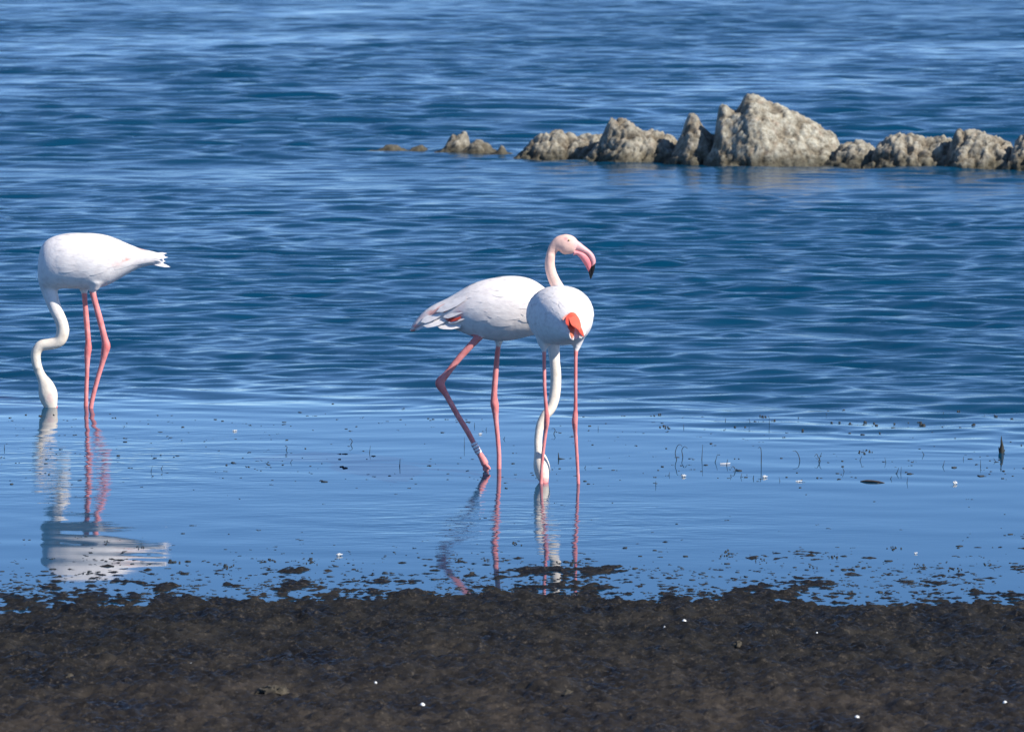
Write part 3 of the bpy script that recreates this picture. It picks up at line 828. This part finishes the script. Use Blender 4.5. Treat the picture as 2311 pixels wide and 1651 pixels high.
    bill("upper_bill", [(1297, 538, 1296, 565, .017), (1309, 547, 1307, 567, .0155), (1320, 556, 1316, 570.5, .014), (1332, 565.5, 1325, 576, .0125), (1340, 575, 1331, 585.5, .011), (1344, 586, 1334.5, 596, .010), (1343.5, 597, 1334, 605, .0085), (1341, 611, 1333, 616, .0065), (1334.5, 629, 1332, 629, .002)], up)
    bill("lower_bill", [(1295, 563, 1294, 576.5, .0150), (1306, 565.5, 1301, 575, .0145), (1316, 568.5, 1307, 580, .0140), (1325, 574.8, 1314, 589, .0130), (1331.5, 584, 1321, 600, .011), (1335, 595, 1327, 611, .0085), (1335, 606, 1329.5, 620, .006), (1334, 627, 1332.5, 630, .002)], lo)
    for s in (-1, 1):
        eye_parts(root, (L(1284, 543)[0], s * 0.0315, L(1284, 541)[2]), (0.15, s, 0.1), 0.0042)
    # white patch around the lower near leg, crossed by narrow pinkish bands
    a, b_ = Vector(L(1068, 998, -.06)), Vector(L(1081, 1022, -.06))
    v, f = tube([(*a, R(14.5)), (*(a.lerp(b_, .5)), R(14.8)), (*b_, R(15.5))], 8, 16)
    ring = mesh_obj("leg_patch", v, f, M_LEGPATCH, root)
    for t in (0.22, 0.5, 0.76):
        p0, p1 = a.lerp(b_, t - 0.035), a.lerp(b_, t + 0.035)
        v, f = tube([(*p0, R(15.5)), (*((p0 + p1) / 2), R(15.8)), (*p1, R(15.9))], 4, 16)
        mesh_obj("patch_mark", v, f, M_PATCHMARK, ring)
    tag(root, "flamingo striding with neck raised, showing its bent pink bill with black tip", "flamingo", "flamingos wading in the shallows")

# ---- the flamingo seen from behind
def flamingo_front():
    base = G(1262, 1091); D = base.y
    root = empty("flamingo", base)
    def L(px, py, off=0.0):
        p = P(px, py, D + off) - base; return (p.x, p.y, p.z)
    S = FPX / D
    def R(w): return w / 2 / S
    rows = []
    for off, cx, yt, yb, hwp in [(-.33, 1303, 756, 768, 8), (-.29, 1299, 741, 768, 15), (-.22, 1291, 711, 768, 30), (-.14, 1281, 681, 772, 50), (-.06, 1272, 660, 778, 65), (.03, 1266, 648, 779, 74), (.11, 1263, 645, 775, 75.5), (.19, 1261, 648, 770, 67), (.26, 1258, 662, 766, 50), (.305, 1255, 685, 755, 32), (.33, 1254, 705, 740, 12)]:
        a, b = L(cx, yt, off), L(cx, yb, off)
        rows.append((off, a[2], b[2], hwp / S, (a[0] + b[0]) / 2))
    bv, bf, point = body_loft(rows, along='y')
    pt = lambda t, th: point(1 - np.atleast_1d(t), th)
    neck = [(*L(1255, 715, .18), R(95)), (*L(1252, 735, .225), R(64)), (*L(1249, 756, .235), R(44)), (*L(1249, 778, .235), R(31)), (*L(1252, 815, .225), R(26)), (*L(1254.6, 849, .215), R(26.5)), (*L(1252, 890, .20), R(26)), (*L(1244, 919, .185), R(24)), (*L(1229, 939, .17), R(22)), (*L(1219, 960, .16), R(20)), (*L(1214.7, 993, .14), R(19)), (*L(1216, 1018, .115), R(21)), (*L(1220, 1038, .10), R(33)), (*L(1223, 1055, .085), R(38)), (*L(1225, 1072, .07), R(32)), (*L(1228, 1086, .06), R(21)), (*L(1228, 1098, .055), R(16))]
    nv, nf = tube(neck, 70, 18)
    zb = -0.045
    def lg(pts): return [(*L(x, y, o), R(w)) for x, y, o, w in pts]
    left = lg([(1232, 752, .02, 58), (1228, 772, .02, 34), (1228, 787, .015, 15), (1228, 797, .01, 9.5), (1229, 871, -.005, 9), (1232.5, 920, -.01, 9.5), (1234, 938, -.012, 12.5), (1233.5, 954, -.01, 13), (1231, 976, 0, 9.5), (1224, 1037, .0, 8.5), (1221, 1088, .0, 8.5)])
    right = lg([(1300, 754, .02, 52), (1302, 772, .02, 28), (1301, 786, .015, 15), (1299.5, 794, .01, 10), (1299, 871, -.005, 9), (1299, 920, -.01, 9.5), (1298, 938, -.012, 13), (1297, 954, -.01, 14), (1299, 980, 0, 9.5), (1302, 1028, .0, 8.5), (1305, 1088, .0, 8.5)])
    for q in (left, right): q.append((q[-1][0], q[-1][1], zb, R(11)))
    parts = [(bv, bf), (nv, nf), tube(left, 60, 12), tube(right, 60, 12)]
    for f in (left, right): parts += foot(f[-1][:3], (0, 1), zb - 0.003)
    def paint(V):
        c = np.tile(WHITE, (len(V), 1))
        d, fr = chain_dist(V, neck)
        w = ((1 - sstep(1.25, 1.6, d)) * sstep(0.14, 0.3, fr))[:, None]
        c = c * (1 - w) + CREAM * w
        c = spots(V, c, [(L(1229, 1085, .06), (.03, .05, .02), (0.80, 0.36, 0.36), 0.8)])
        return paint_legs(V, c, [(left, 0.23), (right, 0.23)])
    finish_body(root, parts, paint, [left, right], [neck])
    def colour(v, t, th): return spots(v, np.tile(WHITE, (len(v), 1)), [(L(1275, 722, -.25), (.02, .1, .02), (0.82, 0.45, 0.42), 0.6), (L(1312, 722, -.25), (.015, .1, .03), (0.82, 0.55, 0.55), 0.6)])
    plume_wing(pt, 1, 10, colour, t0=0.16, t1=0.70, th0=-0.08, th1=1.55, seed=61, tip=0.0010).build("wing", M_FEATHER, root)
    plume_wing(pt, -1, 10, colour, t0=0.16, t1=0.70, th0=-0.08, th1=1.75, seed=62, tip=0.0012).build("wing", M_FEATHER, root)
    # red inner feathers over the drooping tail
    red = [((1288, 708), (1270, 722), np.array([.82, .34, .28]), 11), ((1290, 706), (1283, 736), RED, 20), ((1291, 705), (1288, 748), np.array([.80, .15, .09]), 19), ((1293, 706), (1299, 740), np.array([.80, .16, .10]), 22), ((1295, 709), (1307, 746), np.array([.80, .17, .11]), 18), ((1300, 726), (1317, 760), RED * 1.05, 10), ((1292, 712), (1291, 765), ORANGE, 12)]
    for i, (a, b_, cc, w) in enumerate(red):
        oa, ob = -.245 - .003 * i, -.35 - .004 * i
        if b_[1] < 730: ob = -.285
        if cc[1] > 0.15 and b_[1] > 730: oa += .02; ob -= .035
        A, B = np.array(L(*a, oa)), np.array(L(*b_, ob))
        v, f = feather(A, B - A, np.array([(b_[0] - 1292) * 0.01, -0.8, 0.6]), np.linalg.norm(B - A), w / S, lift=0.03, bend=0.3, round_tip=0.25)
        bb = Bag(); bb.add(v, f, np.clip(cc, 0, .85)); bb.build("red_covert_feather", M_FEATHER, root)
    for a, b_, w in [((1296, 735), (1300, 766), 16), ((1304, 735), (1311, 764), 15), ((1290, 738), (1293, 768), 13), ((1309, 730), (1318, 757), 14)]:
        A, B = np.array(L(*a, -.26)), np.array(L(*b_, -.34))
        v, f = feather(A, B - A, np.array([0, -0.8, 0.6]), np.linalg.norm(B - A), w / S, lift=0.02, round_tip=0.6)
        bb = Bag(); bb.add(v, f, WHITE * 0.95); bb.build("tail_feather", M_FEATHER, root)
    bl = [(*L(1228, 1088, .06), R(20)), (*L(1230, 1100, .03), R(17)), (*L(1230, 1108, .0), R(9))]
    v, f = tube(bl, 12, 10)
    mesh_obj("bill", v, f, M_BILL, root, colors=np.tile(LEG, (len(v), 1)))
    tag(root, "flamingo turned away with red plumes over its tail and neck hanging to the water", "flamingo", "flamingos wading in the shallows")
flamingo_left(); flamingo_mid(); flamingo_front()

# ------------------------------------------------------------------ stems, twig, weed, feathers, shells
STEM_LABELS = {1048: "thin dead stem standing behind the striding flamingo's bent lower leg", 1071: "short thin stem between the two legs of the striding flamingo", 1097: "tiny stem just behind the striding flamingo's straight leg",
               341: "leaning thin stem beside the lone flamingo's reflection", 1736: "tallest straight stem of the row at the edge of the ripples", 2024: "dark stem of a close pair, the one leaning over", 2033: "dark upright stem of a close pair", 2247: "thin leaning stem next to the thick pointed stump"}
def stem(pts_px, r=0.0022, name="plant_stem", label=None, group=None, cat="stem"):
    """pts_px: first row stands in the water, the rest rise on its plane"""
    b = G(*pts_px[0]); D = b.y
    rows = [(0, 0, -0.05, r * 1.15)]
    for i, (x, y) in enumerate(pts_px):
        p = P(x, y, D) - b
        rows.append((p.x, 0.004 * i * random.uniform(-1, 1), p.z, r * (1 - 0.55 * i / max(1, len(pts_px) - 1))))
    v, f = tube(rows, 4 * len(rows), 6)
    o = mesh_obj(name, v, f, M_STEM, None, b)
    return tag(o, label, cat, group)
ST = "thin dark dead stem sticking straight up from the calm shallows"; SG = "straight dead stems in the shallows"
for x, y1, y0, dx in [(1584, 1003, 1037, 2), (1614, 1025, 1043, 5), (1848, 1021, 1041, 6), (1941, 1028, 1039, 4), (1999, 1032, 1043, -2), (2085, 1018, 1026, -4), (2128, 1039, 1053, 4), (2174, 1030, 1037, 1), (2213, 1037, 1053, 0), (2247, 1034, 1041, -4),
                      (2024, 1055, 1068, 4), (2033, 1053, 1068, 1), (2047, 1075, 1089, 2), (1637, 943, 952, 0), (1693, 943, 955, -3), (1711, 950, 954, 1), (1736, 941, 959, 0), (1543, 957, 966, 0), (1802, 939, 944, -1), (2129, 928, 936, 0), (1865, 932, 937, 0),
                      (1048, 986, 1008, 0), (1071, 953, 962, 0), (1097, 964, 970, 1), (1137, 984, 991, 3), (902, 1035, 1052, 1), (1320, 1050, 1056, 2), (341, 1051, 1064, 3), (364, 1051, 1058, 3), (10, 1003, 1013, 0), (656, 1036, 1044, 3), (1640, 1036, 1050, 2), (1650, 1070, 1076, -2), (1672, 1068, 1077, 2),
                      (1700, 1072, 1080, 1), (1760, 1079, 1086, -1), (1905, 1052, 1064, -4), (2010, 1074, 1080, 3), (834, 1005, 1022, 2), (1480, 1085, 1096, 0), (1350, 960, 968, 0), (1510, 1065, 1072, 1)]:
    stem([(x, y0), (x + dx * 0.3, (y0 * 2 + y1) / 3), (x + dx, y1)], 0.0018 * random.uniform(0.75, 1.15), label=STEM_LABELS.get(x, ST), group=SG)
HT = "thin dead stem bent over into a hook above the calm shallows"; HG = "hooked dead stems in the shallows"
for pts in [[(1718, 1046), (1718, 1020), (1716, 1009), (1711, 1011)], [(1527, 1037), (1524, 1022), (1529, 1006), (1535, 1003), (1540, 1008)], [(1805, 1039), (1801, 1024), (1795, 1017), (1789, 1017)], [(1541, 1031), (1539, 1015), (1545, 1007), (1552, 1012)], [(1250, 979), (1253, 971), (1250, 966), (1245, 967)],
            [(646, 1016), (648, 1009), (645, 1005), (643, 1008)], [(792, 1003), (795, 996), (791, 990), (788, 992)], [(1851, 1040), (1846, 1030), (1843, 1024), (1838, 1029)], [(1660, 1062), (1655, 1052), (1650, 1055)]]:
    stem(pts, 0.0019, label=HT, group=HG)
# the thick stump with its own clump
def stump():
    b = G(2261, 1022); root = empty("dead_stump", b)
    def L(x, y, o=0): p = P(x, y, b.y + o) - b; return (p.x, p.y, p.z)
    v, f = tube([(*L(2260, 1030), .012), (*L(2260, 1016), .011), (*L(2261, 1004), .007), (*L(2260, 992), .0035), (*L(2260, 983), .0012)], 20, 8)
    mesh_obj("stalk", v, f, M_STEM, root)
    for dx, y in ((-6, 1008), (5, 1006), (8, 1014)):
        v, f = tube([(*L(2260, 1026), .005), (*L(2260 + dx * .7, 1018, .01), .004), (*L(2260 + dx, y, .015), .0014)], 10, 6)
        mesh_obj("side_shoot", v, f, M_STEM, root)
    tag(root, "thick dark pointed dead stump, tallest of the stems in the shallows", "stump")
stump()
def foot_stem():
    b = G(1261, 1035); root = empty("snapped_stem", b)
    def L(x, y, o=0): p = P(x, y, b.y + o) - b; return (p.x, p.y, p.z)
    v, f = tube([(*L(1262, 1042), .003), (*L(1261, 1033), .003), (*L(1260, 1021), .0014)], 10, 6); mesh_obj("stalk", v, f, M_STEM, root)
    v, f = tube([(*L(1259, 1034), .003), (*L(1266, 1035), .0035), (*L(1276, 1035.5), .0014)], 10, 6); mesh_obj("fallen_leaf", v, f, M_STEM, root)
    tag(root, "snapped dark stem with a flat leaf at its foot beside the feeding flamingo's neck", "stem")
foot_stem()
a, b_ = G(1942, 1086), G(1996, 1089)
v, f = tube([(0, 0, 0, .003), (*((b_ - a) * .3 + Vector((0, 0, .004))), .0055), (*((b_ - a) * .7 + Vector((0, 0, .003))), .005), (*(b_ - a), .002)], 16, 7)
tag(mesh_obj("twig", v, f, plain("brown_twig", (0.06, 0.05, 0.045), .7), None, a), "long thin brown twig lying flat on the calm water", "twig")

FL = "small white feather curled up on the calm shallow water"; FG = "white feathers afloat"
def float_feather(px, py, h, w, lean=0.3, label=FL, group=FG):
    b = G(px, py); s = FPX / b.y
    root_v = []
    bag = Bag()
    for k, an in enumerate((-0.5, 0.15, 0.8)):
        d = np.array([math.sin(an) * 0.8 + lean, 0.35 * (k - 1), 0.75])
        v, f = feather(np.array([0.0, 0, -0.002]), d, np.array([0.1, -1, 0.2]), 0.8 * h / s * (1 - 0.12 * k), w / s * 0.45, lift=0.15, round_tip=0.5)
        bag.add(v, f)
    v, f = feather(np.array([-w / s * .7, 0, 0.003]), np.array([1, 0, 0.03]), np.array([0, -0.3, 1]), 1.4 * w / s, w / s * 0.4, lift=0.05)
    bag.add(v, f)
    o = bag.build("floating_feather", M_WHITEF, None, b)
    return tag(o, label, "feather", group)
for px, py, h, w in [(1543, 1075, 13, 11), (1726, 1077, 13, 12), (1803, 1087, 9, 14), (2156, 1092, 18, 9), (530, 973, 9, 10), (766, 1253, 14, 14), (1084, 980, 9, 8), (2067, 1249, 8, 7)]:
    float_feather(px, py, 0.75 * h, 0.75 * w, random.uniform(-0.3, 0.3), label={2156: "tall upright white feather on the water by the floating brown twig", 766: "white feather resting at the edge of the muddy weed patches", 1084: "tiny white feather behind the striding flamingo's legs", 530: "lone tiny white feather among dark specks, away from the stems"}.get(px, FL))
def flat_feather():
    b = G(1637, 1048); s = FPX / b.y
    v, f = feather(np.array([-12 / s, 0, .004]), np.array([1, .2, 0]), np.array([0, -.2, 1]), 24 / s, 8 / s, lift=.04)
    bag = Bag(); bag.add(v, f); tag(bag.build("floating_feather", M_WHITEF, None, b), "slim white feather lying flat on the water among hooked stems", "feather")
flat_feather()

# small drifting bits of weed: far too many to count
def weed_bits():
    bag_v, bag_f = [], []; n = 0
    r = np.random.default_rng(8)
    def bit(p, w, d, h, ang):
        nonlocal n
        k = 6
        a = np.arange(k) / k * 2 * math.pi
        rad = r.uniform(0.35, 1.15, k)
        x = np.cos(a) * rad * w; y = np.sin(a) * rad * d
        ca, sa = math.cos(ang), math.sin(ang)
        lo = np.stack([p.x + x * ca - y * sa, p.y + x * sa + y * ca, np.full(k, -0.012)], 1)
        hi = np.stack([p.x + .6 * (x * ca - y * sa), p.y + .6 * (x * sa + y * ca), h * r.uniform(0.5, 1.0, k)], 1)
        top = np.array([[p.x + r.uniform(-.2, .2) * w, p.y, h * 1.1]])
        bag_v.append(np.concatenate([lo, hi, top]))
        for j in range(k):
            j2 = (j + 1) % k
            bag_f.append((n + j, n + j2, n + k + j2)); bag_f.append((n + j, n + k + j2, n + k + j)); bag_f.append((n + k + j, n + k + j2, n + 2 * k))
        n += 2 * k + 1
    def scatter(count, yfun, size, hmul=1.0, clus=0.35, seed=0):
        m = 0; tries = 0
        while m < count and tries < count * 30:
            tries += 1
            px = r.uniform(-60, 2370); py = yfun()
            if noise2(np.array([px * 0.006 + seed]), np.array([py * 0.03]), 90 + seed)[0] < r.uniform(-0.6, clus): continue
            p = G(px, py)
            for q in range(r.integers(1, 4)):
                w = 0.85 * size * r.lognormal(0, 0.38)
                pp = p + Vector((r.normal(0, 1.6) * w, r.normal(0, 3) * w, 0))
                bit(pp, w * r.uniform(1.2, 3.6), w * r.uniform(0.8, 2.6), w * r.uniform(0.2, 0.7) * hmul, r.uniform(-.4, .4))
            m += 1
    scatter(150, lambda: r.normal(950, 13), 0.0036, 0.8, 0.4, 1)
    scatter(150, lambda: r.normal(985, 28), 0.0026, 0.8, 0.5, 5)
    scatter(240, lambda: r.normal(1058, 24), 0.0036, 1.0, 0.4, 2)
    scatter(50, lambda: r.uniform(1100, 1220), 0.003, 0.7, 0.5, 3)
    scatter(1100, lambda: 1348 - abs(r.normal(0, 48)), 0.0046, 0.6, 0.6, 4)
    scatter(60, lambda: 1320 - abs(r.normal(0, 30)), 0.0065, 0.5, 0.4, 6)
    for px, py, w in [(2021, 1236, 12), (1924, 1282, 30), (1632, 1254, 8), (1645, 1246, 10), (1880, 1258, 14), (1830, 1276, 9), (2080, 1278, 14), (2150, 1283, 18), (2236, 1276, 10), (1715, 1266, 12), (178, 1212, 6), (240, 1224, 9), (320, 1234, 11), (205, 1290, 20), (400, 1270, 26), (520, 1279, 16), (600, 1265, 18), (700, 1270, 18), (1290, 1270, 24), (1100, 1262, 16), (1035, 1268, 18), (1165, 1225, 10), (1720, 940, 8), (1945, 1020, 9), (1960, 1018, 7), (1505, 964, 12), (280, 963, 5)]:
        p = G(px, py); s = FPX / p.y
        for q in range(9):
            bit(p + Vector((r.normal(0, .6) * w / s, r.normal(0, .035), 0)), w / s * r.uniform(.15, .5), w / s * r.uniform(.3, .9), min(w, 9) / s * r.uniform(.08, .34), 0)
    o = mesh_obj("drifting_weed", np.concatenate(bag_v), np.array(bag_f), M_WEED, smooth=False)
    tag(o, "dark specks of weed drifting on the calm shallows", "weed", kind="stuff")
weed_bits()

SHL = "small white shell lying on the dark mud"; SHG = "white shells on the mud"
def on_mud(px, py):
    z = 0.03
    for i in range(6):
        p = G(px, py, z); z = gz(p.x, p.y)
    return Vector((p.x, p.y, z))
def shell(px, py, w, mat=None, label=SHL, group=SHG):
    p = on_mud(px, py); s = FPX / p.y; r = 0.8 * w / 2 / s
    k, n = 14, 6; v = []
    ph = random.uniform(0, 6.28)
    for i in range(n):
        a = i / (n - 1) * math.pi / 2
        for j in range(k):
            t = j / k * 2 * math.pi
            rib = 1 + 0.05 * math.cos(7 * t)
            rr = r * math.cos(a) * rib * (1 + 0.18 * math.cos(t + ph))
            v.append((rr * math.cos(t), rr * math.sin(t) * 1.15, r * 0.95 * math.sin(a) * (1 + 0.1 * math.cos(t + ph)) - 0.3 * r * (i == 0)))
    o = mesh_obj("shell", v, ring_faces(n, k), mat or M_SHELL, None, p)
    return tag(o, label, "shell", group)
for px, py, w in [(1545, 1404, 13), (954, 1590, 15), (1935, 1619, 15), (334, 1466, 11), (1500, 1415, 8), (2267, 1586, 12), (1089, 1544, 8), (848, 1540, 9), (431, 1505, 8), (1745, 1435, 6), (1843, 1436, 6)]:
    shell(px, py, w, label={1545: "bright white round shell on the mud close to the water's edge", 1500: "small shell just beside the bright round one near the water's edge", 848: "small white shell beyond the olive brown crumpled lump"}.get(px, SHL))
def clod(px, py, w, h, seed, label):
    p = on_mud(px, py); s = FPX / p.y
    n, k = 10, 18; v = []
    for i in range(n):
        a = i / (n - 1) * math.pi / 2
        for j in range(k):
            t = j / k * 2 * math.pi
            v.append((w / 2 / s * math.cos(a) * math.cos(t), w / 2 / s * math.cos(a) * math.sin(t), h / s * math.sin(a) - 0.004))
    v = np.array(v)
    d = 1 + 0.55 * noise3(v[:, 0] * 50, v[:, 1] * 50, v[:, 2] * 50, seed) + 0.2 * noise3(v[:, 0] * 130, v[:, 1] * 130, v[:, 2] * 130, seed + 1)
    v = v * d[:, None]
    o = mesh_obj("mud_clod", v, ring_faces(n, k), M_CLOD, None, p, smooth=False)
    tag(o, label, "clod")
clod(618, 1560, 70, 22, 3, "olive brown crumpled lump, widest on the dark mud")
clod(1665, 1456, 26, 14, 5, "small tan clod on the mud below the brightest white shell")
clod(1284, 1562, 32, 16, 7, "rounded pale brown clod alone on the bare mud")
clod(155, 1530, 22, 12, 9, "little reddish brown clod on the mud, far from the other clods")
